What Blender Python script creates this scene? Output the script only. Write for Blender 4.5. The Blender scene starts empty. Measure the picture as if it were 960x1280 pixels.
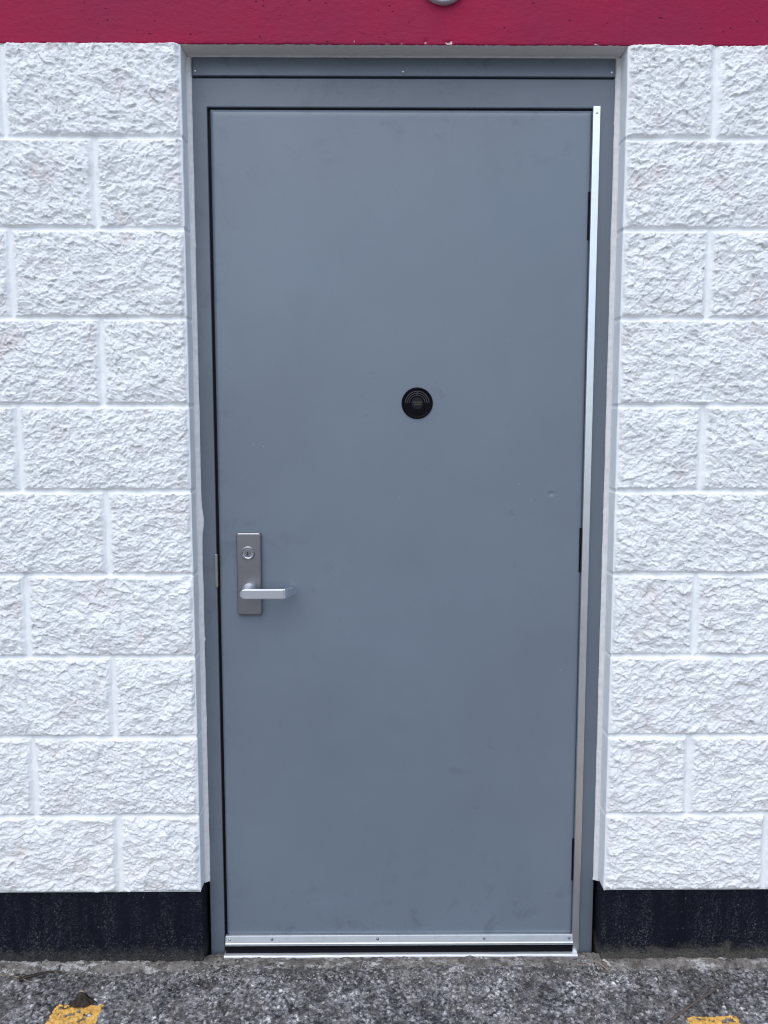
import bpy, math, random
import numpy as np
from mathutils import Matrix, Vector

random.seed(7)
C = 0.2032                 # masonry course
HW = 0.509                 # half width of the masonry opening
ZT = 11 * C                # underside of the red band
sc = bpy.context.scene
col = sc.collection

# ------------------------------------------------------------------ noise
def _hash(ix, iy, seed):
    h = (ix.astype(np.int64) * 374761393 + iy.astype(np.int64) * 668265263 + seed * 974634777) & 0xffffffff
    h = ((h ^ (h >> 13)) * 1274126177) & 0xffffffff
    h = (h ^ (h >> 16)) & 0xffffffff
    return h

def perlin(x, y, seed=0):
    x0 = np.floor(x); y0 = np.floor(y)
    fx = x - x0; fy = y - y0
    u = fx * fx * fx * (fx * (fx * 6 - 15) + 10); v = fy * fy * fy * (fy * (fy * 6 - 15) + 10)
    def g(ix, iy, dx, dy):
        a = _hash(ix, iy, seed) * (2 * math.pi / 4294967296.0)
        return np.cos(a) * dx + np.sin(a) * dy
    a = g(x0, y0, fx, fy); b = g(x0 + 1, y0, fx - 1, fy)
    c = g(x0, y0 + 1, fx, fy - 1); d = g(x0 + 1, y0 + 1, fx - 1, fy - 1)
    return (a + (b - a) * u + ((c + (d - c) * u) - (a + (b - a) * u)) * v) * 1.5

def fbm(x, y, octs=4, seed=0, gain=0.5):
    t = 0; a = 1; s = 0
    for o in range(octs):
        t = t + a * perlin(x * 2.03 ** o, y * 2.03 ** o, seed + 17 * o); s += a; a *= gain
    return t / s

def worley(x, y, seed=0):
    x0 = np.floor(x); y0 = np.floor(y)
    f1 = np.full(x.shape, 9.0); f2 = np.full(x.shape, 9.0); cid = np.zeros(x.shape)
    for i in (-1, 0, 1):
        for j in (-1, 0, 1):
            cx = x0 + i; cy = y0 + j
            h = _hash(cx, cy, seed)
            px = cx + (h & 0xffff) / 65536.0; py = cy + ((h >> 16) & 0xffff) / 65536.0
            d = np.hypot(px - x, py - y)
            n = d < f1
            f2 = np.where(n, f1, np.minimum(f2, d))
            cid = np.where(n, (_hash(cx, cy, seed + 5) & 0xffff) / 65536.0, cid)
            f1 = np.where(n, d, f1)
    return f1, f2, cid

def facets(x, y, seed=0, tilt=1.0):
    x0 = np.floor(x); y0 = np.floor(y)
    f1 = np.full(x.shape, 9.0); out = np.zeros(x.shape)
    for i in (-1, 0, 1):
        for j in (-1, 0, 1):
            cx = x0 + i; cy = y0 + j
            h = _hash(cx, cy, seed); g = _hash(cx, cy, seed + 7)
            dx = x - cx - (h & 0xffff) / 65536.0; dy = y - cy - ((h >> 16) & 0xffff) / 65536.0
            d = dx*dx + dy*dy
            v = ((g & 0xff)/255.0 - .5)*.8 + tilt*(dx*(((g >> 8) & 0xff)/127.5 - 1) + dy*(((g >> 16) & 0xff)/127.5 - 1))
            n = d < f1
            out = np.where(n, v, out); f1 = np.where(n, d, f1)
    return out

def sstep(a, b, x):
    t = np.clip((x - a) / (b - a), 0, 1)
    return t * t * (3 - 2 * t)

# ------------------------------------------------------------------ objects
def link(name, me, mat, parent=None, smooth=False):
    o = bpy.data.objects.new(name, me); col.objects.link(o)
    if mat: me.materials.append(mat)
    if smooth:
        me.polygons.foreach_set('use_smooth', [True] * len(me.polygons))
    if parent is not None:
        o.parent = parent
        o.matrix_parent_inverse = base_matrix(parent).inverted()
    return o

def base_matrix(o):
    m = Matrix.Translation(o.location)

    return m

def empty(name, loc, label, cat, group=None):
    o = bpy.data.objects.new(name, None); col.objects.link(o)
    o.location = loc; o.empty_display_size = 0.1
    o['label'] = label; o['category'] = cat; o['kind'] = 'thing'
    if group: o['group'] = group
    return o

def tag(o, label, cat, group=None, kind=None):
    if label: o['label'] = label
    if cat: o['category'] = cat
    if group: o['group'] = group
    if kind: o['kind'] = kind
    return o

def grid_mesh(name, P, flip=False, attrs=None):
    n, m = P.shape[:2]
    me = bpy.data.meshes.new(name)
    me.vertices.add(n * m); me.vertices.foreach_set('co', P.reshape(-1).astype(np.float32))
    idx = np.arange(n * m).reshape(n, m)
    q = np.stack([idx[:-1, :-1], idx[1:, :-1], idx[1:, 1:], idx[:-1, 1:]], -1).reshape(-1, 4)
    if flip: q = q[:, ::-1]
    nf = len(q)
    me.loops.add(nf * 4); me.loops.foreach_set('vertex_index', np.ascontiguousarray(q).reshape(-1).astype(np.int32))
    me.polygons.add(nf); me.polygons.foreach_set('loop_start', np.arange(0, nf * 4, 4, dtype=np.int32))
    me.update(calc_edges=True); me.validate()
    for k, a in (attrs or {}).items():
        at = me.attributes.new(k, 'FLOAT', 'POINT')
        vals = np.ascontiguousarray(a, dtype=np.float32).ravel(); at.data.foreach_set('value', vals)
    return me

class MB:
    def __init__(s): s.v = []; s.f = []
    def add(s, vs, fs):
        b = len(s.v); s.v += [tuple(v) for v in vs]; s.f += [tuple(b + i for i in f) for f in fs]
    def box(s, x0, x1, y0, y1, z0, z1):
        s.add([(x0,y0,z0),(x1,y0,z0),(x1,y1,z0),(x0,y1,z0),(x0,y0,z1),(x1,y0,z1),(x1,y1,z1),(x0,y1,z1)],
              [(0,3,2,1),(4,5,6,7),(0,1,5,4),(1,2,6,5),(2,3,7,6),(3,0,4,7)])
    def prism(s, pts, y0, y1):     # polygon in XZ, counterclockwise seen from the front (-Y)
        n = len(pts)
        s.add([(x, y0, z) for x, z in pts] + [(x, y1, z) for x, z in pts],
              [tuple(range(n)), tuple(range(2*n-1, n-1, -1))] + [(i, n+i, n+(i+1) % n, (i+1) % n) for i in range(n)])
    def lathe(s, cx, cz, prof, seg=48):   # prof: (radius, y) from the centre front outwards to the back
        b = len(s.v)
        for r, y in prof:
            for k in range(seg):
                a = 2*math.pi*k/seg
                s.v.append((cx + r*math.cos(a), y, cz + r*math.sin(a)))
        for i in range(len(prof)-1):
            for k in range(seg):
                k2 = (k+1) % seg
                s.f.append((b+i*seg+k, b+i*seg+k2, b+(i+1)*seg+k2, b+(i+1)*seg+k))
        s.f.append(tuple(b+k for k in range(seg))[::-1])
    def build(s, name, mat, parent=None, bevel=0, seg=2, smooth=False):
        me = bpy.data.meshes.new(name); me.from_pydata(s.v, [], s.f); me.update()
        o = link(name, me, mat, parent, smooth)
        if bevel:
            m = o.modifiers.new('bevel', 'BEVEL'); m.width = bevel; m.segments = seg; m.limit_method = 'ANGLE'; m.angle_limit = math.radians(35)
            m.harden_normals = False
        return o

# ------------------------------------------------------------------ materials
def new_mat(name):
    m = bpy.data.materials.new(name); m.use_nodes = True
    nt = m.node_tree; b = nt.nodes['Principled BSDF']
    return m, nt, b
class NT:
    def __init__(s, nt): s.nt = nt; s.co = None
    def n(s, t, **k):
        x = s.nt.nodes.new(t)
        for a, v in k.items():
            if a in x.inputs.keys() if isinstance(a, str) else False: x.inputs[a].default_value = v
            else: setattr(x, a, v)
        return x
    def pos(s):
        if not s.co: s.co = s.nt.nodes.new('ShaderNodeTexCoord').outputs['Object']
        return s.co
    def L(s, a, b): s.nt.links.new(a, b)
    def scaled(s, sx, sy, sz, rot=(0,0,0)):
        m = s.nt.nodes.new('ShaderNodeMapping'); m.inputs['Scale'].default_value = (sx, sy, sz); m.inputs['Rotation'].default_value = rot
        s.L(s.pos(), m.inputs['Vector']); return m.outputs[0]
    def noise(s, scale, detail=4, rough=0.55, vec=None, dist=0):
        x = s.nt.nodes.new('ShaderNodeTexNoise'); x.inputs['Scale'].default_value = scale; x.inputs['Detail'].default_value = detail
        x.inputs['Roughness'].default_value = rough; x.inputs['Distortion'].default_value = dist
        s.L(vec or s.pos(), x.inputs['Vector']); return x.outputs['Fac']
    def vor(s, scale, vec=None, feature='F1', out='Distance'):
        x = s.nt.nodes.new('ShaderNodeTexVoronoi'); x.feature = feature; x.inputs['Scale'].default_value = scale
        s.L(vec or s.pos(), x.inputs['Vector']); return x.outputs[out]
    def ramp(s, fac, stops, interp='LINEAR'):
        x = s.nt.nodes.new('ShaderNodeValToRGB'); x.color_ramp.interpolation = interp
        e = x.color_ramp.elements
        while len(e) < len(stops): e.new(0.5)
        for el, (p, c) in zip(e, stops):
            el.position = p; el.color = (c, c, c, 1) if not hasattr(c, '__len__') else (*c, 1)
        s.L(fac, x.inputs[0]); return x.outputs[0]
    def mix(s, fac, a, b, mode='MIX'):
        x = s.nt.nodes.new('ShaderNodeMix'); x.data_type = 'RGBA'; x.blend_type = mode
        for v, i in ((fac, 0), (a, 6), (b, 7)):
            if hasattr(v, 'links'): s.L(v, x.inputs[i])
            else: x.inputs[i].default_value = (*v, 1) if hasattr(v, '__len__') else v
        return x.outputs[2]
    def math(s, op, a, b=0, c=0, clamp=False):
        x = s.nt.nodes.new('ShaderNodeMath'); x.operation = op; x.use_clamp = clamp
        for i, v in enumerate((a, b, c)):
            if hasattr(v, 'links'): s.L(v, x.inputs[i])
            else: x.inputs[i].default_value = v
        return x.outputs[0]
    def xyz(s):
        x = s.nt.nodes.new('ShaderNodeSeparateXYZ'); s.L(s.pos(), x.inputs[0]); return x.outputs
    def attr(s, name):
        x = s.nt.nodes.new('ShaderNodeAttribute'); x.attribute_name = name; return x.outputs['Fac']
    def bump(s, h, dist, strength=1.0, prev=None):
        x = s.nt.nodes.new('ShaderNodeBump'); x.inputs['Distance'].default_value = dist; x.inputs['Strength'].default_value = strength
        s.L(h, x.inputs['Height'])
        if prev: s.L(prev, x.inputs['Normal'])
        return x.outputs[0]

def mat_white():
    m, nt, b = new_mat('white_masonry_paint'); N = NT(nt)
    c = N.mix(N.ramp(N.noise(14, 5, .6), [(.42, 0), (.72, 1)]), (.875, .89, .895), (.82, .83, .832))
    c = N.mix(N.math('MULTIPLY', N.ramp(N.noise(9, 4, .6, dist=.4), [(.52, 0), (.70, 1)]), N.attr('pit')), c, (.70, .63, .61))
    # stray dark specks
    sp = N.ramp(N.vor(30), [(.0, 1), (.035, 0)])
    rare = N.ramp(N.noise(5, 2), [(.66, 0), (.7, 1)])
    c = N.mix(N.math('MULTIPLY', sp, rare), c, (.12, .1, .09))
    N.L(c, b.inputs['Base Color'])
    b.inputs['Roughness'].default_value = .6
    b.inputs['Specular IOR Level'].default_value = .35
    h = N.noise(260, 5, .62)
    h2 = N.math('MULTIPLY', N.noise(150, 5, .68, N.scaled(1, 1, 1.4)), N.attr('rough'))
    nrm = N.bump(h2, .0024, 1.0)
    nrm = N.bump(h, .0006, .6, nrm)
    N.L(nrm, b.inputs['Normal'])
    return m

def mat_red():
    m, nt, b = new_mat('crimson_masonry_paint'); N = NT(nt)
    X, Y, Z = N.xyz()
    c = N.mix(N.ramp(N.noise(2.6, 4, .55), [(.35, 0), (.65, 1)]), (.345, .004, .048), (.262, .010, .054))
    c = N.mix(N.ramp(N.noise(40, 3), [(.45, 0), (.8, .4)]), c, (.25, .014, .06))
    pit = N.ramp(N.vor(42, N.scaled(1, 1, 1.3)), [(.0, 1), (.07, 1), (.12, 0)])
    msk = N.ramp(N.noise(16, 3), [(.46, 0), (.56, 1)])
    pm = N.math('MULTIPLY', pit, msk)
    c = N.mix(pm, c, (.10, .006, .02))
    # unpainted underside with a ragged paint edge
    e = N.math('ADD', Y, N.math('MULTIPLY', N.math('SUBTRACT', N.noise(55, 5, .65), .5), .010))
    edge = N.ramp(N.math('MULTIPLY', N.math('SUBTRACT', e, .0015), 400), [(.0, 1), (.5, 0)])
    edge = N.math('MAXIMUM', edge, N.math('GREATER_THAN', Z, ZT + .015))
    c = N.mix(edge, (.80, .76, .71), c)
    N.L(c, b.inputs['Base Color']); b.inputs['Roughness'].default_value = .65; b.inputs['Specular IOR Level'].default_value = .22
    nrm = N.bump(N.math('MULTIPLY', pm, -1), .0015, 1)
    nrm = N.bump(N.noise(60, 5, .65, N.scaled(1, 1, 1.6)), .0022, .7, nrm)
    N.L(nrm, b.inputs['Normal'])
    return m

def mat_black():
    m, nt, b = new_mat('black_base_paint'); N = NT(nt)
    X, Y, Z = N.xyz()
    c = N.mix(N.noise(8, 4), (.0020, .0030, .0085), (.0055, .0072, .0165))
    # paint worn to grey aggregate, more towards the foot where rain splashes
    foot = N.ramp(Z, [(.0, 1), (.10, .6), (.21, .34)])
    sp = N.ramp(N.noise(190, 4, .8), [(.50, 0), (.68, 1)])
    sp = N.math('MULTIPLY', sp, N.ramp(N.noise(30, 4, .7, N.scaled(1, 1, .14)), [(.38, .05), (.64, 1.3)]))
    c = N.mix(N.math('MULTIPLY', sp, foot), c, (.125, .125, .135))
    grit = N.math('MULTIPLY', N.ramp(N.vor(75), [(.05, 1), (.16, 0)]), N.ramp(N.noise(34, 3), [(.52, 0), (.6, 1)]))
    c = N.mix(N.math('MULTIPLY', grit, .8), c, (.22, .215, .21))
    # splashed soil at the foot
    d = N.math('ADD', Z, N.math('MULTIPLY', N.math('SUBTRACT', N.noise(30, 6, .75), .5), .085))
    dirt = N.ramp(d, [(.028, 1), (.055, 0)])
    right = N.ramp(N.math('MULTIPLY_ADD', X, .5, .5), [(.5, .45), (.8, 1)])
    dirt = N.math('MULTIPLY', N.math('MULTIPLY', dirt, right), N.ramp(N.noise(180, 4, .7), [(.35, .25), (.6, 1)]))
    c = N.mix(dirt, c, (.115, .108, .088))
    N.L(c, b.inputs['Base Color']); b.inputs['Roughness'].default_value = .7
    b.inputs['Specular IOR Level'].default_value = .16
    nrm = N.bump(N.noise(200, 5, .7), .0035, 1)
    N.L(nrm, b.inputs['Normal'])
    return m

def mat_paint(name, c1, c2, rough=.38, smudge=True):
    m, nt, b = new_mat(name); N = NT(nt)
    c = N.mix(N.ramp(N.noise(1.6, 4, .55), [(.35, 0), (.65, 1)]), c1, c2)
    c = N.mix(N.math('MULTIPLY', N.ramp(N.noise(11, 6, .6, N.scaled(1, 1, .5)), [(.52, 0), (.75, 1)]), .35), c, tuple(v*.86 for v in c1))
    if smudge:
        X, Y, Z = N.xyz()
        hand = N.ramp(N.math('MULTIPLY_ADD', N.math('ABSOLUTE', N.math('SUBTRACT', Z, 1.02)), 2.2, N.math('MULTIPLY', N.math('ADD', X, .40), 1.5)), [(.12, 1), (.6, 0)])
        kick = N.ramp(Z, [(.05, 1), (.30, .12), (1, .12)])
        top = N.ramp(N.math('SUBTRACT', Z, 1.25), [(.66, 0), (.84, .9)])
        latch = N.ramp(N.math('ADD', X, .5), [(.02, .8), (.14, 0)])
        wear = N.math('MAXIMUM', N.math('MULTIPLY', hand, .9), N.math('MAXIMUM', kick, N.math('MAXIMUM', top, latch)))
        sm = N.math('MULTIPLY', N.math('MULTIPLY', N.ramp(N.noise(15, 5, .7, dist=.6), [(.54, 0), (.68, 1)]), .5), wear)
        c = N.mix(sm, c, tuple(v*.6 for v in c1))
        sm = N.math('MULTIPLY', N.math('MULTIPLY', N.ramp(N.noise(17, 4, .6), [(.63, 0), (.70, 1)]), N.ramp(N.noise(2.4, 2), [(.44, 0), (.56, 1)])), .36)
        c = N.mix(sm, c, tuple(v*.66 for v in c1))
        sp = N.math('MULTIPLY', N.ramp(N.vor(26), [(.02, 1), (.05, 0)]), N.ramp(N.noise(7, 2), [(.58, 0), (.64, 1)]))
        c = N.mix(N.math('MULTIPLY', sp, .6), c, (.42, .44, .46))
        sc1 = N.math('MULTIPLY', N.ramp(N.noise(6, 3, .5, N.scaled(3, 1, .35, (0, .5, 0)), dist=1.5), [(.497, 0), (.5, 1), (.503, 0)]), N.ramp(N.noise(3.1, 2), [(.55, 0), (.65, .35)]))
        c = N.mix(sc1, c, tuple(v*.75 for v in c1))
    N.L(c, b.inputs['Base Color'])
    r = N.ramp(N.noise(5, 5, .6), [(.3, rough-.05), (.7, rough+.09)])
    N.L(r, b.inputs['Roughness'])
    b.inputs['Specular IOR Level'].default_value = .6
    nrm = N.bump(N.noise(2.2, 3, .5), .0035, .35)
    nrm = N.bump(N.noise(320, 3, .5), .00025, .3, nrm)
    N.L(nrm, b.inputs['Normal'])
    return m

def mat_metal(name, colr, rough, aniso_z=False, dirt=.3):
    m, nt, b = new_mat(name); N = NT(nt)
    c = N.mix(N.math('MULTIPLY', N.ramp(N.noise(38, 5, .65), [(.45, 0), (.75, 1)]), dirt), colr, tuple(v*.6 for v in colr))
    N.L(c, b.inputs['Base Color']); b.inputs['Metallic'].default_value = 1
    r = N.ramp(N.noise(60, 5, .7, N.scaled(1, 1, 12) if not aniso_z else N.scaled(12, 1, .6)), [(.3, rough-.03), (.7, rough+.04)])
    N.L(r, b.inputs['Roughness'])
    N.L(N.bump(N.noise(120, 2, .5, N.scaled(.3, 1, 3) if not aniso_z else N.scaled(4, 1, .3)), .00005, .4), b.inputs['Normal'])
    return m

def mat_simple(name, colr, rough=.6, var=.25, scale=60, bump=.0006, spec=.4):
    m, nt, b = new_mat(name); N = NT(nt)
    c = N.mix(N.ramp(N.noise(scale, 4, .6), [(.35, 0), (.7, 1)]), colr, tuple(v*(1-var) for v in colr))
    N.L(c, b.inputs['Base Color']); b.inputs['Roughness'].default_value = rough; b.inputs['Specular IOR Level'].default_value = spec
    if bump: N.L(N.bump(N.noise(scale*3, 4, .6), bump, .6), b.inputs['Normal'])
    return m

def mat_asphalt():
    m, nt, b = new_mat('worn_asphalt'); N = NT(nt)
    X, Y, Z = N.xyz()
    st = N.attr('stone'); sid = N.attr('shade')
    binder = N.ramp(N.noise(105, 3, .62), [(.34, (.012, .012, .015)), (.46, (.082, .081, .085)), (.56, (.185, .182, .182)), (.68, (.52, .51, .49))])  # tones here also stand in for weak relief shadows, beside real stone colour
    stone = N.ramp(sid, [(0, (.035, .037, .045)), (.35, (.12, .12, .135)), (.65, (.30, .295, .30)), (1, (.72, .70, .67))])
    fv = N.ramp(N.vor(210, out='Color'), [(0, .5), (1, 1.35)])
    stone = N.mix(1.0, stone, N.ramp(N.noise(140, 3, .65), [(.38, .5), (.62, 1.4)]), 'MULTIPLY')
    c = N.mix(N.math('MULTIPLY', st, .8), binder, stone)
    gr = N.math('MULTIPLY', N.ramp(N.vor(130), [(.1, 1), (.34, 0)]), N.ramp(N.noise(120, 3), [(.47, 0), (.56, 1)]))
    c = N.mix(N.math('MULTIPLY', gr, .8), c, (.33, .325, .33))
    dk = N.ramp(N.noise(62, 3, .6), [(.54, 0), (.62, 1)])
    c = N.mix(N.math('MULTIPLY', dk, .75), c, (.020, .022, .032))
    patch = N.ramp(N.noise(11, 6, .7), [(.38, 0), (.62, 1)])
    c = N.mix(N.math('MULTIPLY', patch, .40), c, N.mix(1.0, c, (1.9, 1.88, 1.86), 'MULTIPLY'))
    big = N.ramp(N.noise(4.2, 6, .72, dist=.4), [(.40, 0), (.60, 1)])
    c = N.mix(N.math('MULTIPLY', big, .42), c, N.mix(1.0, c, (.42, .42, .46), 'MULTIPLY'))
    br = N.math('MULTIPLY', N.ramp(N.noise(9, 5, .75), [(.47, 0), (.62, 1)]), .35)
    c = N.mix(br, c, (.17, .145, .12))
    ash = N.math('MULTIPLY', N.ramp(N.noise(19, 6, .8), [(.52, 0), (.62, 1)]), N.ramp(N.noise(260, 3, .7), [(.42, .1), (.6, .6)]))
    c = N.mix(ash, c, (.40, .395, .40))
    blot = N.ramp(N.noise(24, 4, .6, dist=.5), [(.36, .68), (.50, 1.12), (.64, 1.65)])
    c = N.mix(1.0, c, blot, 'MULTIPLY')
    blot2 = N.ramp(N.noise(6.5, 3, .55), [(.38, .80), (.60, 1.3)])
    c = N.mix(1.0, c, blot2, 'MULTIPLY')
    # soil and dust that gathers against the foot of the wall
    d = N.math('ADD', Y, N.math('MULTIPLY', N.math('SUBTRACT', N.noise(14, 6, .75), .5), .13))
    soil = N.ramp(N.math('MULTIPLY_ADD', d, 10, .5), [(.0, 0), (.42, .75)])
    c = N.mix(N.math('MULTIPLY', soil, N.ramp(N.noise(130, 5, .8), [(.42, .05), (.58, .9)])), c, (.085, .072, .058))
    N.L(c, b.inputs['Base Color']); b.inputs['Roughness'].default_value = .8
    b.inputs['Specular IOR Level'].default_value = .35
    N.L(N.bump(N.noise(230, 6, .8), .0050, 1), b.inputs['Normal'])
    return m

def mat_concrete():
    m, nt, b = new_mat('stained_concrete'); N = NT(nt)
    X, Y, Z = N.xyz()
    c = N.mix(N.ramp(N.noise(75, 6, .78), [(.36, 0), (.66, 1)]), (.075, .066, .056), (.38, .35, .32))
    c = N.mix(N.math('MULTIPLY', N.ramp(N.noise(9, 4, .6), [(.45, 0), (.7, 1)]), .55), c, (.055, .05, .045))
    # lime bloom: thin white streaks along the ledge
    ch = N.noise(11, 6, .72, N.scaled(1, 4, 4))
    lm = N.math('MULTIPLY', N.ramp(ch, [(.53, 0), (.59, 1)]), N.ramp(N.noise(170, 4, .7), [(.3, .2), (.55, 1)]))
    c = N.mix(N.math('MULTIPLY', lm, .8), c, (.62, .61, .60))
    soil = N.math('MULTIPLY', N.ramp(N.noise(22, 5, .7), [(.50, 0), (.60, 1)]), N.ramp(N.noise(150, 4, .7), [(.38, .1), (.56, .95)]))
    c = N.mix(soil, c, (.060, .050, .040))
    pit = N.ramp(N.noise(150, 4, .75), [(.56, 0), (.62, 1)])
    c = N.mix(N.math('MULTIPLY', pit, .8), c, (.03, .026, .022))
    rust = N.math('MULTIPLY', N.ramp(N.noise(70, 3), [(.64, 0), (.7, 1)]), .6)
    c = N.mix(rust, c, (.09, .045, .03))
    N.L(c, b.inputs['Base Color']); b.inputs['Roughness'].default_value = .85
    N.L(N.bump(N.noise(240, 5, .75), .003, .9), b.inputs['Normal'])
    return m

def mat_yellow():
    m, nt, b = new_mat('worn_yellow_paint'); N = NT(nt)
    c = N.mix(N.ramp(N.noise(60, 5, .7), [(.3, 0), (.75, 1)]), (.84, .47, .075), (.64, .38, .12))
    c = N.mix(N.math('MULTIPLY', N.ramp(N.noise(240, 3, .7), [(.56, 0), (.66, 1)]), .65), c, (.16, .12, .09))
    N.L(c, b.inputs['Base Color']); b.inputs['Roughness'].default_value = .6
    a = N.math('MULTIPLY', N.ramp(N.noise(42, 6, .78), [(.41, 0), (.49, 1)]), N.ramp(N.attr('edge'), [(.0, 0), (1, 1)]))
    a = N.ramp(N.math('ADD', a, N.math('MULTIPLY', N.noise(160, 3), .3)), [(.55, 0), (.68, 1)])
    N.L(a, b.inputs['Alpha'])
    N.L(N.bump(N.noise(300, 4, .7), .0015, .7), b.inputs['Normal'])
    return m

M = dict(
    white=mat_white(), red=mat_red(), black=mat_black(),
    leaf=mat_paint('grey_door_paint', (.162, .198, .242), (.144, .177, .216), .33),
    frame=mat_paint('grey_frame_paint', (.130, .156, .190), (.110, .134, .166), .45, True),
    alu=mat_metal('satin_aluminium', (.80, .82, .85), .36, True, .15),
    alu2=mat_metal('scuffed_aluminium', (.62, .64, .67), .48, False, .3),
    steel=mat_metal('dull_steel', (.30, .30, .32), .34, False, .07),
    strike=mat_metal('worn_nickel', (.34, .345, .32), .42, False, .3),
    cyl=mat_metal('worn_chrome', (.60, .61, .64), .22, False, .04),
    satin=mat_metal('satin_chrome', (.78, .81, .86), .34, False, .03),
    screw=mat_metal('screw_zinc', (.72, .73, .74), .3, False, .3),
    rubber=mat_simple('black_rubber', (.004, .004, .007), .6, .3, 60, .0006, .15),
    plastic=mat_simple('black_plastic', (.0015, .002, .004), .5, .2, 60, .0001, .1),
    slat=mat_simple('dark_grey_plastic', (.030, .032, .038), .45, .2, 60, .0002),
    cap=mat_simple('charcoal_plastic', (.008, .010, .014), .45, .2, 60, .0001, .2),
    gold=mat_simple('dull_gold_print', (.13, .105, .05), .5, .2, 60, 0),
    caulk=mat_simple('white_caulk', (.82, .815, .81), .55, .16, 70, .0009),
    core=mat_simple('bare_block', (.2, .19, .18), .9, .2),
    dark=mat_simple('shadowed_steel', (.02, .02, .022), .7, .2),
    asphalt=mat_asphalt(), concrete=mat_concrete(), yellow=mat_yellow(),
    leafbrown=mat_simple('dead_leaf_brown', (.030, .020, .014), .6, .5, 120, .002),
    pale=mat_simple('dry_straw', (.34, .27, .20), .7, .45, 160, .001),
    twig=mat_simple('grey_twig_bark', (.13, .10, .085), .8, .4, 150, .001),
    cover=mat_simple('grey_cast_metal', (.085, .10, .115), .45, .25, 40, .0004),
    rim=mat_simple('pale_grey_rim', (.50, .52, .54), .4, .25, 60, .0003),
)

# ------------------------------------------------------------------ the masonry wall
wall = empty('block_wall', (0, 0, 0), 'white painted split-face block wall with crimson band above and black base course below', 'wall')

def axis(fine_end, step, far, growth=1.12):
    a = list(np.arange(0, fine_end, step)); s = step
    while a[-1] < far:
        s = min(s * growth, .03); a.append(a[-1] + s)
    return np.array(a)

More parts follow.
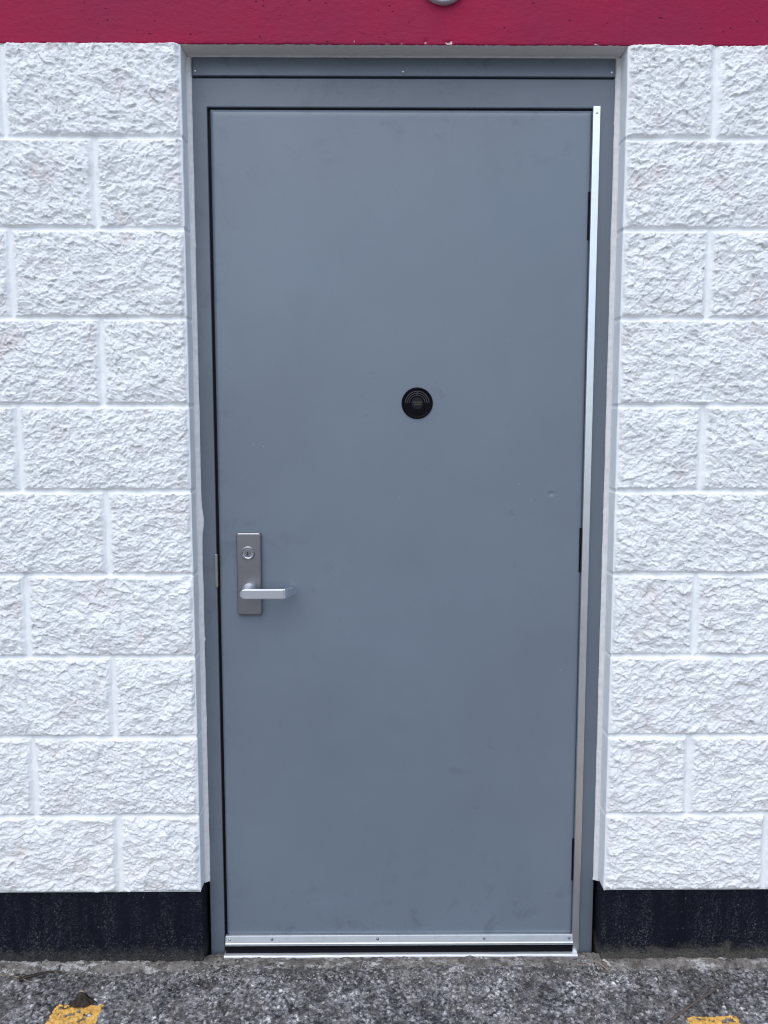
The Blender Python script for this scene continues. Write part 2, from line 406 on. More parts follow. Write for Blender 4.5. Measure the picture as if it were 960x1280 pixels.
def side_surface(s, z0, z1, base_y, rough_amp, name, mat, dz=.0019, kmin=0, far=3.4, smooth_base=False, seedbase=0):
    R = .004
    a = axis(.60, .0019, far)
    # parametric path: reveal (back to front), arc, front outwards
    rb = np.linspace(.125, base_y + R, 40)
    pts = []; nr = []; t = []
    for y in rb: pts.append((HW, y)); nr.append((-1, 0)); t.append(-(y - base_y))
    for k in range(1, 6):
        q = math.pi/2 * k/6
        pts.append((HW + R - R*math.cos(q), base_y + R - R*math.sin(q))); nr.append((-math.cos(q), -math.sin(q))); t.append(0)
    for x in a: pts.append((HW + R + x, base_y)); nr.append((0, -1)); t.append(R + x)
    pts = np.array(pts); nr = np.array(nr); t = np.array(t)
    zs = np.arange(z0, z1 + dz/2, dz); zs[-1] = z1
    T, Z = np.meshgrid(t, zs, indexing='ij')
    sx = 60 * (1 + s)          # decorrelates the two sides
    kc = np.clip(np.floor((Z - 1e-6) / C), kmin, 10)
    # joints: courses counted from the top, odd/even differ per side
    fromtop = 10 - kc
    half = (fromtop % 2 == 1) if s < 0 else (fromtop % 2 == 0)
    off = np.where(half, C, 0.0)
    ph = (T - off) / (2*C)
    dv = np.abs(ph - np.round(ph)) * 2*C
    dv = np.where((T < .08), 9.0, dv)
    bid = np.floor(ph) + 50
    dh = np.minimum(Z - kc*C, (kc+1)*C - Z)
    dh = np.where((kc == 10) & ((kc+1)*C - Z < Z - kc*C), .5, dh)      # no joint against the red band
    wob = fbm(T*45 + sx, Z*45, 3, 3) * .0022
    wv = .0078 + .0030*perlin(Z*14 + sx, kc*3.7 + bid, 31)
    dv_e = dv - wv + wob
    dh_e = dh - .0050 + wob*.9
    e = np.minimum(dv_e, dh_e)
    # corner arris fades the roughness
    corner = sstep(.002, .013, T + wob*2)
    blk = (bid * 7.31 + kc * 3.17)
    U = T + blk*.0; V = Z
    ang = .5 * np.sin(blk*2.3)
    ca, sa = np.cos(ang), np.sin(ang)
    u = (U*ca + V*sa) ; v = (-U*sa + V*ca)
    u = u + blk*1.7 + sx; v = v + blk*.9
    wx = fbm(u*38, v*38, 3, 11)*.009; wy = fbm(u*38, v*38, 3, 12)*.009
    big = fbm(u*12, v*14, 3, 21)
    p = u + wx; q = v + wy
    f_1 = facets(p*46, q*66, 41, 1.2); f_2 = facets(p*95, q*135, 42, 1.2)
    n_1 = perlin(p*70, q*105, 45); n_2 = perlin(p*150, q*200, 43)
    rnd1 = np.sin(blk*12.9898 + s*3.1)*43758.5453; rnd1 = rnd1 - np.floor(rnd1)
    rough = big*(.0065 + .0035*rnd1) + f_1*(.0030 + .0012*rnd1) + f_2*(.0026 - .0012*rnd1) + n_1*.0014 + n_2*(.0016 - .0006*rnd1) + facets(p*190, q*240, 47, 1.2)*.0007
    dome = sstep(0, .05, e)*.0022
    rough = rough * .86
    body = (rough + dome + .0030) * np.minimum(sstep(-.0008, .0026, dh_e), sstep(-.0005, .007, dv_e)) * corner * rough_amp
    jv = -(.0040 + .0012*fbm(T*70 + sx, Z*25, 4, 71)) * sstep(.0, -.004, e)
    jh = -.0034 * sstep(.0006, -.0016, dh_e)
    joint = np.where(dh_e < dv_e, jh, jv)
    smooth = fbm(T*18 + sx, Z*12, 4, 77) * .0012
    front = np.where(T > 0, 1.0, 0.0)
    D = front*(body) + joint*np.where(T > 0.0, 1.0, .55) + smooth*(1 - .5*front)
    P = np.zeros(T.shape + (3,))
    P[..., 0] = s * (pts[:, 0][:, None] + nr[:, 0][:, None]*D)
    P[..., 1] = pts[:, 1][:, None] + nr[:, 1][:, None]*D
    P[..., 2] = Z
    # lips that turn back into the wall at the bottom and top edge
    def lip(row, dzz, back):
        q = P[:, [row]].copy()
        n3 = np.stack([s*nr[:, 0], nr[:, 1]], -1)[:, None, :]
        q[..., 0:2] -= n3*back; q[..., 2] += dzz; return q
    P = np.concatenate([lip(0, 0, .02), P, lip(-1, 0, .02)], 1)
    rgh = np.concatenate([np.zeros((len(t), 1)), front*sstep(0, .008, e)*corner, np.zeros((len(t), 1))], 1)
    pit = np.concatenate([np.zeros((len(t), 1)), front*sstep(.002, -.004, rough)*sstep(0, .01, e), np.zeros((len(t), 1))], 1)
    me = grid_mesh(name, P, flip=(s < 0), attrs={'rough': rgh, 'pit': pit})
    return link(name, me, mat, wall, True)

for s in (-1, 1):
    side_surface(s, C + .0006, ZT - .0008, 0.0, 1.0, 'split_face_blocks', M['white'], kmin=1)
    side_surface(s, -.03, C - .0016, .0075, .16, 'base_course', M['black'], dz=.003, kmin=0)

# red band: smooth painted blocks over the opening, with a soffit
def red_band():
    xs = np.unique(np.concatenate([np.arange(-1.25, 1.25, .004), np.linspace(-3.9, -1.25, 60), np.linspace(1.25, 3.9, 60)]))
    path = [(.12, ZT), (.08, ZT), (.04, ZT), (.02, ZT), (.006, ZT), (.002, ZT + .0002), (.0004, ZT + .0008), (-.0002, ZT + .002)]
    z = ZT + .005
    while z < 3.4:
        path.append((-.0005, z)); z += .004 if z < 2.6 else .04
    path = np.array(path)
    X, Yp = np.meshgrid(xs, path[:, 0], indexing='ij'); _, Zp = np.meshgrid(xs, path[:, 1], indexing='ij')
    row = np.floor((Zp - ZT)/C)
    j0 = np.where(row % 2 == 0, .094, .094 - C)
    ph = (X - j0)/(2*C); dv = np.abs(ph - np.round(ph))*2*C
    dh = np.abs((Zp - ZT)/C - np.round((Zp - ZT)/C))*C; dh = np.where(Zp < ZT + .1, 9, dh)
    front = (Yp <= 0)
    g = np.where(front, -.0011*(1 - sstep(.001, .0045, dv)) + .0004*(1 - sstep(.004, .009, dv)) - .002*(1 - sstep(.002, .006, dh)), 0)
    n = fbm(X*20, Zp*20, 4, 5)*.0007
    ch = fbm(X*38, Zp*60, 4, 8)                                # chipped lower arris
    chip = -.007*sstep(.18, .5, ch)*(1 - sstep(.0, .014, Zp - ZT))*(np.exp(-((X - .06)/.07)**2) + np.exp(-((X - .42)/.05)**2)*.9 + .12)
    P = np.stack([X, Yp - np.where(front, g + n + chip, 0), Zp + np.where(~front, n, 0) + np.where(Zp < ZT + .001, .0012*fbm(X*45, X*0, 4, 9), 0)], -1)
    return link('red_band', grid_mesh('red_band', P), M['red'], wall, True)
red_band()
mb = MB()
mb.box(-3.9, 3.9, .13, .45, -.03, 3.42)
mb.box(-3.9, -.515, .10, .129, -.03, 3.40); mb.box(.515, 3.9, .10, .129, -.03, 3.40)
mb.box(-3.9, 3.9, .02, .129, ZT + .02, 3.40)
mb.build('wall_core', M['core'], wall)

# ------------------------------------------------------------------ round cover on the red band
rc = empty('round_cover', (.062, -.001, 2.363), 'round grey metal cover on the red band above the door', 'cover')
mb = MB(); cx, cz = .086, 2.3728
mb.lathe(cx, cz, [(.002, -.0115), (.02, -.0115), (.042, -.0105), (.0455, -.009)], 64); mb.build('face_plate', M['cover'], rc, smooth=True)
mb = MB(); mb.lathe(cx, cz, [(.0455, -.0085), (.0465, -.0135), (.0500, -.0150), (.0525, -.0130), (.0535, -.006), (.0535, .0005)], 64); mb.build('rim', M['rim'], rc, smooth=True)
for sx in (-.026, .026):
    mb = MB(); mb.lathe(cx + sx, cz + .004, [(.0005, -.0142), (.0028, -.0138), (.0036, -.0125), (.0036, -.011)], 20); mb.build('screw', M['screw'], rc, smooth=True)

# ------------------------------------------------------------------ door frame
fr = empty('door_frame', (0, .06, 0), 'grey painted steel frame set into the white blocks around the door', 'door frame')
FY = .058
mb = MB(); mb.prism([(-.5005, -.012), (-.4645, -.012), (-.4645, 2.1225), (.4625, 2.1225), (.4625, -.012), (.5005, -.012), (.5005, 2.188), (-.5005, 2.188)], FY, .125)
mb.build('jambs_and_head', M['frame'], fr, bevel=.002)
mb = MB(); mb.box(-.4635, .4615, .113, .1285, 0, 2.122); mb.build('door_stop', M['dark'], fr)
dp = MB()
dp.add([(-.4955, FY-.0065, 2.1905), (.4955, FY-.0065, 2.1905), (.4955, FY-.0035, 2.2335), (-.4955, FY-.0035, 2.2335),
        (-.4955, FY+.05, 2.1905), (.4955, FY+.05, 2.1905), (.4955, FY+.05, 2.2335), (-.4955, FY+.05, 2.2335)],
       [(0,1,2,3), (5,4,7,6), (1,5,6,2), (4,0,3,7), (3,2,6,7), (4,5,1,0)])
plate = dp.build('top_plate', M['frame'], fr, bevel=.0012)
for x in (-.4885, -.002, .4875):
    mb = MB(); mb.lathe(x, 2.1995, [(.0003, FY-.0092), (.0022, FY-.0089), (.0034, FY-.0072), (.0036, FY-.0055)], 20)
    mb.build('screw', M['screw'], plate, smooth=True)
mb = MB(); mb.box(-.4643, -.4580, .0660, .112, .03, 2.1222); mb.box(-.4578, .4460, .0660, .112, 2.1180, 2.1223)
mb.build('gasket', M['rubber'], fr)  # black weatherstrip; its colour also paints the gap's deep shade
# strike lip on the lock side
mb = MB()
mb.prism([(-.4680, .974), (-.4612, .974), (-.4612, 1.058), (-.4680, 1.058)], FY-.005, FY-.0022)
mb.box(-.4645, -.4612, FY-.0022, FY+.02, .976, 1.056)
mb.build('strike_plate', M['strike'], fr, bevel=.001)
# hand-laid sealant between frame and blocks
def caulk():
    for s in (-1, 1):
        zs = np.arange(.004 if 0 else .2, 2.234, .004); k = np.linspace(0, 1, 9)
        Zs, K = np.meshgrid(zs, k, indexing='ij')
        w = .0152 + .0016*fbm(Zs*9 + s*5, Zs*0, 3, 5) + .0022*sstep(.25, .6, fbm(Zs*28 + s*9, Zs*0+2, 3, 15))
        inner = HW + .004 - w - .0045*np.exp(-((Zs-1.14)/.03)**2)*(s < 0)
        X = inner + (HW + .004 - inner)*K
        Y = FY - .0022 - .010*(K**2) - .0012*np.sin(K*math.pi) + .0006*fbm(Zs*60, K*3, 3, 6)
        Y = np.where(K < .01, FY + .002, Y)
        P = np.stack([s*X, Y, Zs], -1)
        link('sealant_bead', grid_mesh('sealant_bead', P, flip=(s < 0)), M['caulk'], fr, True)
    xs = np.arange(-HW, HW, .004); k = np.linspace(0, 1, 7)
    Xs, K = np.meshgrid(xs, k, indexing='ij')
    inner = ZT - .0035 - .0012*fbm(Xs*14, Xs*0, 3, 51)
    Z = inner + (ZT + .001 - inner)*K
    Y = FY - .0035 - .008*K**2 ; Y = np.where(K < .01, FY, Y)
    link('sealant_bead', grid_mesh('sealant_bead', np.stack([Xs, Y, Z], -1)), M['caulk'], fr, True)
caulk()
# lower painted black stretch of the sealant
mbx = None

# ------------------------------------------------------------------ the door
LY = .0605
dr = empty('steel_door', (0, .06, .02), 'flat grey painted steel exit door with lever handle, closed', 'door')
def leaf():
    xs = np.unique(np.concatenate([np.linspace(-.4572, .4480, 110), np.arange(.34, .40, .0025)]))
    zs = np.unique(np.concatenate([np.linspace(.022, 2.1175, 240), np.arange(1.18, 1.24, .0025)]))
    X, Z = np.meshgrid(xs, zs, indexing='ij')
    n = fbm(X*2.2, Z*1.6, 3, 3)*.0008
    dent = .0022*np.exp(-(((X-.3683)/.0055)**2 + ((Z-1.2083)/.0045)**2)) - .0003*np.exp(-(((X-.366)/.012)**2 + ((Z-1.212)/.012)**2))
    dent2 = .0012*np.exp(-(((X+.20)/.03)**2 + ((Z-.155)/.02)**2))
    edge = np.minimum(np.minimum(X + .4572, .4480 - X), 2.1175 - Z)
    P = np.stack([X, LY + n*0.6 + dent + dent2 + .0015*(1 - sstep(0, .002, edge)), Z], -1)
    return grid_mesh('leaf', P)
# leaf front skin welded to its box body
me = leaf()
front = link('leaf', me, M['leaf'], dr, True)
sol = front.modifiers.new('body', 'SOLIDIFY'); sol.thickness = .044; sol.offset = -1
# hinge cut-outs, their shade put in as black boxes; aluminium edge guard
for z0, z1, w in ((1.82, 1.932, .0046), (1.011, 1.122, .0052), (.196, .310, .0042)):
    mb = MB(); mb.box(.4466 - w, .4478, LY - .0022, LY + .012, z0, z1)
    mb.build('dark_hinge_slot', M['rubber'], dr, bevel=.0006)
mb = MB()
mb.box(.4462, .4630, .0478, .0502, .0045, 2.1235)          # face
mb.box(.4462, .4484, .0504, .0600, .0055, 2.1225)
mb.box(.4606, .4630, .0504, .0575, .0055, 2.1225)
mb.build('edge_guard', M['alu'], dr, bevel=.0009)
mb = MB(); mb.lathe(.4547, 2.1085, [(.0003, .0462), (.0020, .0465), (.0032, .0478)], 18); mb.build('screw', M['screw'], dr, smooth=True)

# sweep along the bottom
sw = MB()
prof = [(.0520, .0512), (.0512, .0492), (.0470, .0345), (.0452, .0325), (.0448, .0285), (.0460, .0262), (.0595, .0262), (.0595, .0512)]
n = len(prof)
vs = [(-.4605, y, z) for y, z in prof] + [(.4475, y, z) for y, z in prof]
prof_f = [(i, n+i, n+(i+1) % n, (i+1) % n)[::-1] for i in range(n)] + [tuple(range(n)), tuple(range(2*n-1, n-1, -1))]
sw.add(vs, prof_f)
sweep = sw.build('door_sweep', M['alu2'], dr, bevel=.0006)
mb = MB(); mb.box(-.459, .4465, .0452, .0500, .0082, .0258); mb.build('rubber_blade', M['rubber'], sweep)
for x in (-.4495, -.3395, -.0637, .2147, .4375):
    mb = MB(); mb.lathe(x, .0432, [(.0003, .0464), (.0022, .0468), (.0036, .0482), (.0036, .052)], 16)
    mb.build('screw', M['steel'] if x > -.4 else M['screw'], sweep, smooth=True)

# lock plate with cylinder and lever
def rrect(x0, x1, z0, z1, r, k=6):
    p = []
    for cx_, cz_, a0 in ((x1-r, z0+r, -90), (x1-r, z1-r, 0), (x0+r, z1-r, 90), (x0+r, z0+r, 180)):
        for i in range(k+1):
            a = math.radians(a0 + 90*i/k); p.append((cx_ + r*math.cos(a), cz_ + r*math.sin(a)))
    return p
PY = LY - .0125
mb = MB(); mb.prism(rrect(-.4133, -.3518, .9040, 1.1125, .0065), PY, LY + .001)
lock = mb.build('lock_plate', M['steel'], dr, bevel=.0046, seg=4)
KX, KZ = -.3842, 1.0615
mb = MB(); mb.lathe(KX, KZ, [(.0112, PY - .0026), (.0120, PY - .0030), (.0134, PY - .0056), (.0148, PY - .0056), (.0168, PY - .0022), (.0176, PY + .0005)], 48)
mb.build('lock_cylinder', M['cyl'], lock)
mb = MB(); mb.lathe(KX, KZ, [(.0015, PY - .0034), (.0080, PY - .0034), (.0086, PY - .0028), (.0088, PY - .001)], 36)
mb.build('key_core', M['steel'], lock)
mb = MB(); mb.prism([(KX-.0011, KZ-.0052), (KX+.0011, KZ-.0052), (KX+.0011, KZ+.0035), (KX-.0011, KZ+.0035)], PY - .0038, PY - .0026)
mb.build('keyhole', M['rubber'], lock)
# lever: neck, bar, return
LX, LZ = -.3830, .9680
def lever_mesh():
    mb = MB()
    mb.lathe(LX, LZ + .0010, [(.0105, .004), (.0110, .008), (.0120, .018), (.0130, .030), (.0150, .040), (.0170, .0455), (.0170, PY + .001)], 40)
    # bar swept along a path in plan, constant height, with a bevelled nose
    path = [(-.3985, .0035, .30), (-.3965, -.0005, .62), (-.3915, -.0025, .92), (-.3860, -.0030, 1.0), (-.3400, -.0030, 1.0), (-.2930, -.0026, 1.0), (-.2870, -.0005, 1.0),
            (-.2815, .0085, .93), (-.2740, .0250, .82), (-.2690, .0365, .74), (-.2672, .0400, .66)]
    h = .0120; th = .0115
    secs = []
    for i, (x, y, k) in enumerate(path):
        a = path[max(0, i-1)]; b = path[min(len(path)-1, i+1)]
        dx, dy = b[0]-a[0], b[1]-a[1]; l = math.hypot(dx, dy); nx, ny = -dy/l, dx/l     # towards the door
        hh = h*k; c = .0016
        t_ = th*(.75 if i in (0, len(path)-1) else 1)
        secs.append([(x + nx*o, y + ny*o, LZ + zz) for o, zz in ((0, -hh+c), (0, hh-c), (c, hh), (t_-c, hh), (t_, hh-c), (t_, -hh+c), (t_-c, -hh), (c, -hh))])
    b = len(mb.v); m = 8
    for s_ in secs: mb.v += s_
    for i in range(len(secs)-1):
        for k in range(m):
            k2 = (k+1) % m
            mb.f.append((b+i*m+k, b+i*m+k2, b+(i+1)*m+k2, b+(i+1)*m+k)[::-1])
    mb.f.append(tuple(b+k for k in range(m))); mb.f.append(tuple(b+(len(secs)-1)*m+k for k in range(m))[::-1])
    return mb
lv = lever_mesh().build('lever_handle', M['satin'], lock, bevel=.0007, seg=2)

# door viewer
VX, VZ = .0345, 1.4307
mb = MB(); mb.lathe(VX, VZ, [(.0005, LY - .0030), (.0330, LY - .0030), (.0352, LY - .0044), (.0370, LY - .0040), (.0384, LY - .0012), (.0384, LY + .001)], 72)
vw = mb.build('door_viewer', M['plastic'], dr, smooth=False)
vw_parts = MB()
def arc(mb, r0, r1, a0, a1, y0, y1, k=28):
    po = [(VX + r1*math.cos(math.radians(a0 + (a1-a0)*i/k)), VZ + r1*math.sin(math.radians(a0 + (a1-a0)*i/k))) for i in range(k+1)]
    pi_ = [(VX + r0*math.cos(math.radians(a0 + (a1-a0)*i/k)), VZ + r0*math.sin(math.radians(a0 + (a1-a0)*i/k))) for i in range(k+1)]
    for i in range(k):
        mb.prism([pi_[i], po[i], po[i+1], pi_[i+1]], y0, y1)
for r0, r1 in ((.0278, .0299), (.0230, .0251), (.0182, .0200)):
    arc(vw_parts, r0, r1, 2, 86, LY - .0048, LY - .0030); arc(vw_parts, r0, r1, 94, 178, LY - .0048, LY - .0030)
vw_parts.box(VX - .0014, VX + .0014, LY - .0046, LY - .0030, VZ + .0186, VZ + .0298)
vw_parts.build('grille_ring', M['slat'], vw)
mb = MB()
for r0, r1 in ((.0262, .0272), (.0212, .0221)): arc(mb, r0, r1, 186, 354, LY - .0042, LY - .0030)
mb.build('grille_ring', M['plastic'], vw)
mb = MB(); mb.lathe(VX, VZ, [(.0005, LY - .0042), (.0140, LY - .0042), (.0146, LY - .0030)], 48); mb.build('centre_cap', M['cap'], vw)
mb = MB(); rnd = random.Random(3)
for zz, hw_, hh in ((.0024, .0108, .0011), (-.0026, .0080, .0010)):
    x = -hw_
    while x < hw_:
        w = rnd.uniform(.0008, .0016); mb.box(VX + x, VX + x + w, LY - .0048, LY - .0041, VZ + zz - hh, VZ + zz + hh); x += w + .0007
mb.build('tiny_print', M['gold'], vw)

# ------------------------------------------------------------------ threshold
th = empty('threshold', (0, .05, 0), 'thin aluminium threshold strip on the ground under the door', 'threshold')
mb = MB(); mb.add([], [])
nx = 120; xs = np.linspace(-.4625, .4575, nx)
pr = [(.034, .0005), (.0342, .0065), (.0375, .0085), (.060, .0105), (.110, .0110), (.110, .0002)]
P = np.zeros((nx, len(pr), 3))
for i, x in enumerate(xs):
    w = .0009*float(perlin(np.array([x*14.0]), np.array([.3]), 4)[0])
    for j, (y, z) in enumerate(pr): P[i, j] = (x, y + (w if j < 3 else 0), z + (w*.5 if 0 < j < 3 else 0) - .0012)
link('sill_plate', grid_mesh('sill_plate', P), M['alu2'], th, False)

# ------------------------------------------------------------------ ground sheet
def ground_h(X, Y):
    f1, f2, cid = worley(X*78 + 3, Y*78 + 9, 3)
    g1, g2, gid = worley(X*170 + 31, Y*170 + 7, 8)
    near = sstep(3.0, 1.0, np.hypot(X, Y))
    big = cid > .55
    r = .30 + .22*cid
    st = np.where(big, sstep(r, r - .16, f1), 0)
    st2 = sstep(.42, .22, g1)*(gid > .35)
    h = fbm(X*3, Y*3, 4, 2)*.004 + near*fbm(X*36, Y*36, 5, 6, .6)*.0055 + near*(st*.0034 + st2*.0018*(1-st)) - .003
    shade = np.where(st > .3, (_hash(np.floor(cid*60000), np.floor(cid*777), 3) & 0xffff)/65536.0*.75 + .25*cid, gid*.8)
    stone = np.maximum(st, st2*.85)
    # settle level with the wall foot
    h = h*(.35 + .65*sstep(.0, -.05, Y))
    return h, stone, shade
def sym(fe, st, far, g=1.25):
    a = list(np.arange(0, fe, st)); s_ = st
    while a[-1] < far: s_ *= g; a.append(a[-1] + s_)
    a = np.array(a); return np.concatenate([-a[:0:-1], a])
gx = sym(1.12, .0026, 400)
gyv = list(np.arange(.045, -.30, -.0028)); s_ = .0028
while gyv[-1] > -400: s_ *= 1.22; gyv.append(gyv[-1] - s_)
GX, GY = np.meshgrid(gx, np.array(gyv), indexing='ij')
h, stn, shd = ground_h(GX, GY)
GP = np.stack([GX, GY, h], -1)
ground = link('ground', grid_mesh('ground', GP, flip=True, attrs={'stone': stn, 'shade': shd}), M['asphalt'], None, True)
tag(ground, 'worn grey asphalt with exposed aggregate along the wall foot', None, kind='structure')
# painted stripe ends
def stripe(xa, xb, y0, seed):
    xs = np.linspace(xa - .006, xb + .006, 60); ys = np.concatenate([np.arange(y0 + .004, y0 - .2, -.0022), np.linspace(y0 - .22, -2.6, 60)])
    X, Y = np.meshgrid(xs, ys, indexing='ij')
    h, a, b_ = ground_h(X, Y)
    e = np.minimum(np.minimum(X - xs[0], xs[-1] - X), ys[0] - Y) + fbm(X*60, Y*60, 3, seed)*.005
    sk = (Y - y0)*(.06 if xa < 0 else -.10)*-1
    P = np.stack([X + 0*sk, Y, h + .0011], -1)
    o = link('painted_stripe', grid_mesh('painted_stripe', P, flip=True, attrs={'edge': sstep(.0, .007, e)}), M['yellow'], ground, True)
    return o
o = stripe(-.8265, -.7190, -.126, 4); o['label'] = 'worn yellow stripe end with the dead leaf at its tip'
o = stripe(.6600, .7725, -.171, 9); o['label'] = 'worn yellow stripe end beside the long twig'

# concrete ledge at the wall foot and fill in front of the threshold
def footing():
    xs = np.unique(np.concatenate([np.arange(-1.12, 1.12, .003), np.linspace(-3.6, -1.12, 120), np.linspace(1.12, 3.6, 120)]))
    v = np.linspace(0, 1, 26)
    X, V = np.meshgrid(xs, v, indexing='ij')
    inside = sstep(.515, .488, np.abs(X))                 # 1 in the doorway
    y_back = .02*(1-inside) + .05*inside
    wob = fbm(X*9, X*0, 4, 12)*.008
    wob = wob + fbm(X*32, X*0, 5, 22, .68)*.026; y_front = (-.018 + wob)*(1-inside) + (-.013 + wob*1.3)*inside
    Y = y_back + (y_front - y_back)*V
    z_back = .0165*(1-inside) + .0015*inside
    top = z_back + .006*fbm(X*26, V*2, 5, 3, .6) - .004*V*(1-inside)
    prof = 1 - sstep(.60, .98, V)
    Z = top*prof + (-.004)*(1 - prof) + .0055*fbm(X*60, Y*60, 5, 14, .65)*(prof*.8+.2)
    Z = np.where(inside > .5, Z + .0012*(1-V) , Z)
    Z -= .010*np.exp(-((X + .922)/.0022)**2)*(1-inside)     # open joint in the ledge
    P = np.stack([X, Y, Z], -1)
    o = link('footing', grid_mesh('footing', P, flip=True), M['concrete'], None, True)
    tag(o, 'stained concrete ledge along the foot of the wall and doorway', None, kind='structure')
footing()

# loose grit
def gravel():
    rnd = random.Random(11); mb = MB()
    base = [(0,0,1), (.9,0,.2), (.25,.85,.25), (-.75,.5,.2), (-.7,-.55,.25), (.3,-.85,.2), (.5,.3,.75), (-.4,-.2,.8)]
    import bmesh
    bm = bmesh.new(); bmesh.ops.create_icosphere(bm, subdivisions=1, radius=1)
    iv = [v.co.copy() for v in bm.verts]; ifc = [[v.index for v in f.verts] for f in bm.faces]; bm.free()
    mats = []
    def stone(x, y, z, r, m):
        q = Matrix.Rotation(rnd.uniform(0, 6.28), 3, Vector((rnd.uniform(-1,1), rnd.uniform(-1,1), rnd.uniform(-1,1)+.01)).normalized())
        sx, sy, sz = r*rnd.uniform(.8,1.3), r*rnd.uniform(.6,1), r*rnd.uniform(.4,.75)
        vs = []
        for v in iv:
            k = 1 + rnd.uniform(-.22, .22); w = Vector((v.x*sx*k, v.y*sy*k, v.z*sz*k))
            w = Matrix.Rotation(rnd.uniform(0,.01), 3, 'Z') @ w
            vs.append(w)
        a = rnd.uniform(0, 6.28); ca, sa = math.cos(a), math.sin(a); tl = rnd.uniform(-.4, .4)
        vs = [(x + w.x*ca - w.y*sa, y + w.x*sa + w.y*ca, z + w.z + w.x*tl) for w in vs]
        mb.add(vs, ifc); mats.extend([m]*len(ifc))
    for i in range(2300):
        t = rnd.random()
        if t < .45: x = rnd.uniform(-1.1, 1.1); y = -.018 - abs(rnd.gauss(0, .022)); r = rnd.uniform(.0012, .0034)
        elif t < .60: x = rnd.choice((-1,1))*(.50 + abs(rnd.gauss(0,.035))*rnd.choice((-1,1))); y = rnd.uniform(-.05, .025); r = rnd.uniform(.0015, .0045)
        else: x = rnd.uniform(-1.1, 1.1); y = -rnd.uniform(.03, .30); r = rnd.uniform(.0014, .0044)*(1 if rnd.random() < .88 else 1.9)
        hh = float(ground_h(np.array([[x]]), np.array([[y]]))[0][0, 0]) if i % 1 == 0 else 0
        if y > -.016: hh = max(hh, .002) + (.003 if abs(x) > .51 and y > -.01 else 0)
        stone(x, y, hh + r*.15, r, 0 if rnd.random() < .45 else (1 if rnd.random() < .7 else 2))
    o = mb.build('gravel', mat_simple('pebble_grey', (.20, .195, .19), .8, .5, 90, .001), None)
    o.data.materials.append(mat_simple('pebble_pale', (.42, .40, .37), .75, .4, 90, .001))
    o.data.materials.append(mat_simple('pebble_dark', (.05, .048, .045), .8, .4, 90, .001))
    o.data.polygons.foreach_set('material_index', mats); 
    tag(o, 'loose grit and small pebbles scattered along the wall foot', None, kind='stuff')
gravel()

# dead leaf, twigs, straw
def tube(name, pts, radii, mat, seg=7, flat=1.0):
    mb = MB(); b = 0; n = len(pts)
    for i, p in enumerate(pts):
        a = Vector(pts[max(0, i-1)]); c = Vector(pts[min(n-1, i+1)]); d = (c-a).normalized()
        u = d.cross(Vector((0,0,1))).normalized(); v = u.cross(d)
        for k in range(seg):
            q = 2*math.pi*k/seg
            w = Vector(p) + u*radii[i]*math.cos(q) + v*radii[i]*math.sin(q)*flat
            mb.v.append(tuple(w))
    for i in range(n-1):
        for k in range(seg):
            k2 = (k+1) % seg; mb.f.append((i*seg+k, i*seg+k2, (i+1)*seg+k2, (i+1)*seg+k))
    mb.f.append(tuple(range(seg))[::-1]); mb.f.append(tuple((n-1)*seg+k for k in range(seg)))
    return mb
def gz(x, y): return float(ground_h(np.array([[x]]), np.array([[y]]))[0][0, 0])
lf = empty('dead_leaf', (-.775, -.12, .002), 'curled dark brown dead leaf at the tip of the left yellow stripe', 'leaf')
xs = np.linspace(-1, 1, 30); ys = np.linspace(-1, 1, 22)
U, V = np.meshgrid(xs, ys, indexing='ij')
wd = (1 - np.abs(U)**2.2)**.8*.9 + .03
lx = -.768 + U*.030 + V*.006; ly = -.124 + V*wd*.017
lz = .003 + (1 - np.abs(V)**1.4)*.019*np.exp(-((U+.05)/.40)**2) + .010*(1 - V**2) * (1-np.abs(U)) + .008*fbm(U*2.2, V*2.2, 4, 5) + .0055*np.abs(np.sin(U*5+V*2))*.4
link('blade', grid_mesh('blade', np.stack([lx, ly, lz], -1)), M['leafbrown'], lf, True).modifiers.new('t', 'SOLIDIFY').thickness = .0006
tube('stem', [(-.780, -.126, .008), (-.790, -.135, .005), (-.800, -.141, .004), (-.810, -.1425, .0035)], [.0016, .0013, .0011, .0009], None).build('stem', M['leafbrown'], lf, smooth=True)
mb = tube('x', [(-.778, -.118, .026), (-.773, -.119, .030), (-.767, -.120, .030), (-.762, -.121, .026)], [.001, .0024, .0024, .001], None); mb.build('pale_top_strip', M['pale'], lf, smooth=True)  # pale strip lying along the top of the leaf

def twig(pts, r0, r1, mat, label, name='twig', flat=1.0, cat='twig', group=None):
    pp = []
    for i in range(len(pts)-1):
        for k in range(6):
            t = k/6; x = pts[i][0]*(1-t)+pts[i+1][0]*t; y = pts[i][1]*(1-t)+pts[i+1][1]*t; lift = pts[i][2]*(1-t)+pts[i+1][2]*t
            pp.append((x + .0006*math.sin(9*t+i), y, lift + .0015))
    pp.append((pts[-1][0], pts[-1][1], pts[-1][2] + .0015))
    rr = [r0 + (r1-r0)*i/(len(pp)-1) for i in range(len(pp))]
    o = tube(name, pp, rr, None, 8, flat).build(name, mat, None, smooth=True)
    return tag(o, label, cat, group)
twig([(.585, -.212, .004), (.640, -.172, .004), (.705, -.128, .005), (.760, -.093, .005), (.800, -.068, .003)], .0042, .0012, M['twig'], 'long thin grey brown twig beside the right yellow stripe', flat=.6)
twig([(-1.020, -.030, .004), (-.990, -.034, .008), (-.960, -.040, .007), (-.930, -.052, .005), (-.915, -.055, .003)], .0012, .0008, M['pale'], 'thin curved pale straw stem on the dirt left of the open ledge joint', 'straw', cat='straw')
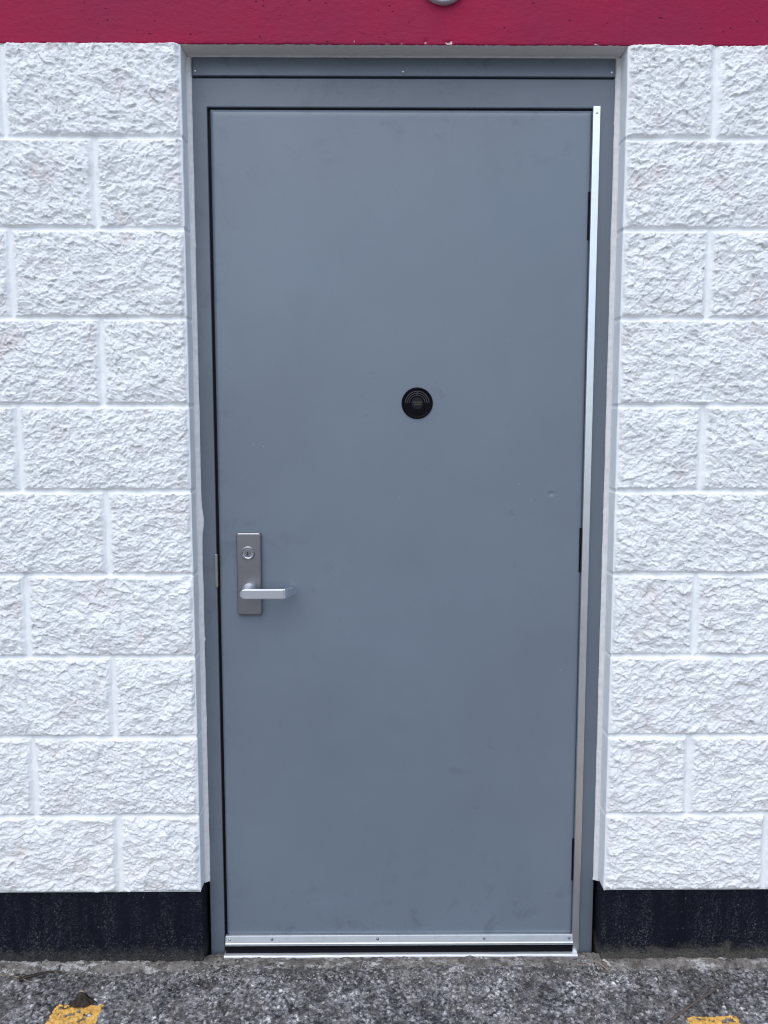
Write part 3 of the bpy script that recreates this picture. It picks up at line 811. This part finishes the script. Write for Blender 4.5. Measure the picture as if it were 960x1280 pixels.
twig([(-.955, -.045, .004), (-.925, -.036, .008), (-.895, -.028, .010), (-.875, -.026, .009)], .0055, .0018, M['leafbrown'], 'dark rotted leaf scrap against the left concrete ledge', 'leaf_scrap', flat=.8, cat='leaf')
twig([(.492, .012, .006), (.505, -.004, .009), (.518, -.022, .005), (.524, -.030, .003)], .0042, .0012, M['pale'], 'cream strip of dry leaf leaning at the right foot of the door frame', 'dry_leaf', flat=.35, cat='leaf')
twig([(.515, .006, .012), (.524, -.005, .011), (.528, -.014, .008)], .0052, .0030, mat_simple('cream_flake', (.52, .48, .42), .7, .3, 90), 'pale cream flake right of the door frame foot', 'leaf_scrap', flat=.5, cat='leaf')
twig([(.765, .000, .016), (.785, -.004, .022), (.800, -.008, .020), (.812, -.012, .014), (.806, -.018, .010)], .0011, .0009, M['pale'], 'small curled straw on the ledge at the right of the photo', 'straw', cat='straw')
twig([(.445, -.004, .005), (.452, -.008, .008), (.462, -.006, .006), (.470, -.002, .004)], .0014, .0008, M['pale'], 'tiny pale straw lying under the right end of the threshold', 'straw', cat='straw')

# ------------------------------------------------------------------ light
w = bpy.data.worlds.new('World'); sc.world = w; w.use_nodes = True
nt = w.node_tree; bg = nt.nodes['Background']
sky = nt.nodes.new('ShaderNodeTexSky'); sky.sky_type = 'NISHITA'; sky.sun_disc = False
SE, SA = math.radians(56), math.radians(195)
sky.sun_elevation = SE; sky.sun_rotation = SA; sky.air_density = 1.0; sky.dust_density = 1.2; sky.ozone_density = 1.0
nt.links.new(sky.outputs[0], bg.inputs['Color']); bg.inputs['Strength'].default_value = .145
sl = bpy.data.lights.new('sun', 'SUN'); sl.energy = 1.5; sl.angle = math.radians(75); sl.color = (1, .99, .98)
so = bpy.data.objects.new('sun', sl); col.objects.link(so)
d = Vector((math.sin(SA)*math.cos(SE), math.cos(SA)*math.cos(SE), math.sin(SE)))
so.rotation_euler = d.to_track_quat('Z', 'Y').to_euler(); so.location = d*5

# ------------------------------------------------------------------ camera
yaw, pitch, roll = .0073316, .0974510, -.0000464
f = Vector((math.sin(yaw)*math.cos(pitch), math.cos(yaw)*math.cos(pitch), -math.sin(pitch)))
r = Vector((math.cos(yaw), -math.sin(yaw), 0)); u = r.cross(f)
cd = bpy.data.cameras.new('camera'); co = bpy.data.objects.new('camera', cd); col.objects.link(co)
m = Matrix((r, u, -f)).transposed().to_4x4(); m.translation = (-.060816, -1.839494, 1.348367)
co.matrix_world = m
cd.sensor_fit = 'HORIZONTAL'; cd.sensor_width = 36; cd.lens = 36.0; cd.clip_start = .05; cd.clip_end = 2000
sc.camera = co
sc.view_settings.view_transform = 'Standard'; sc.view_settings.look = 'None'; sc.view_settings.gamma = 1
sc.view_settings.exposure = 0.34
sc.cycles.filter_width = 1.1
sc.render.resolution_x = 768; sc.render.resolution_y = 1024
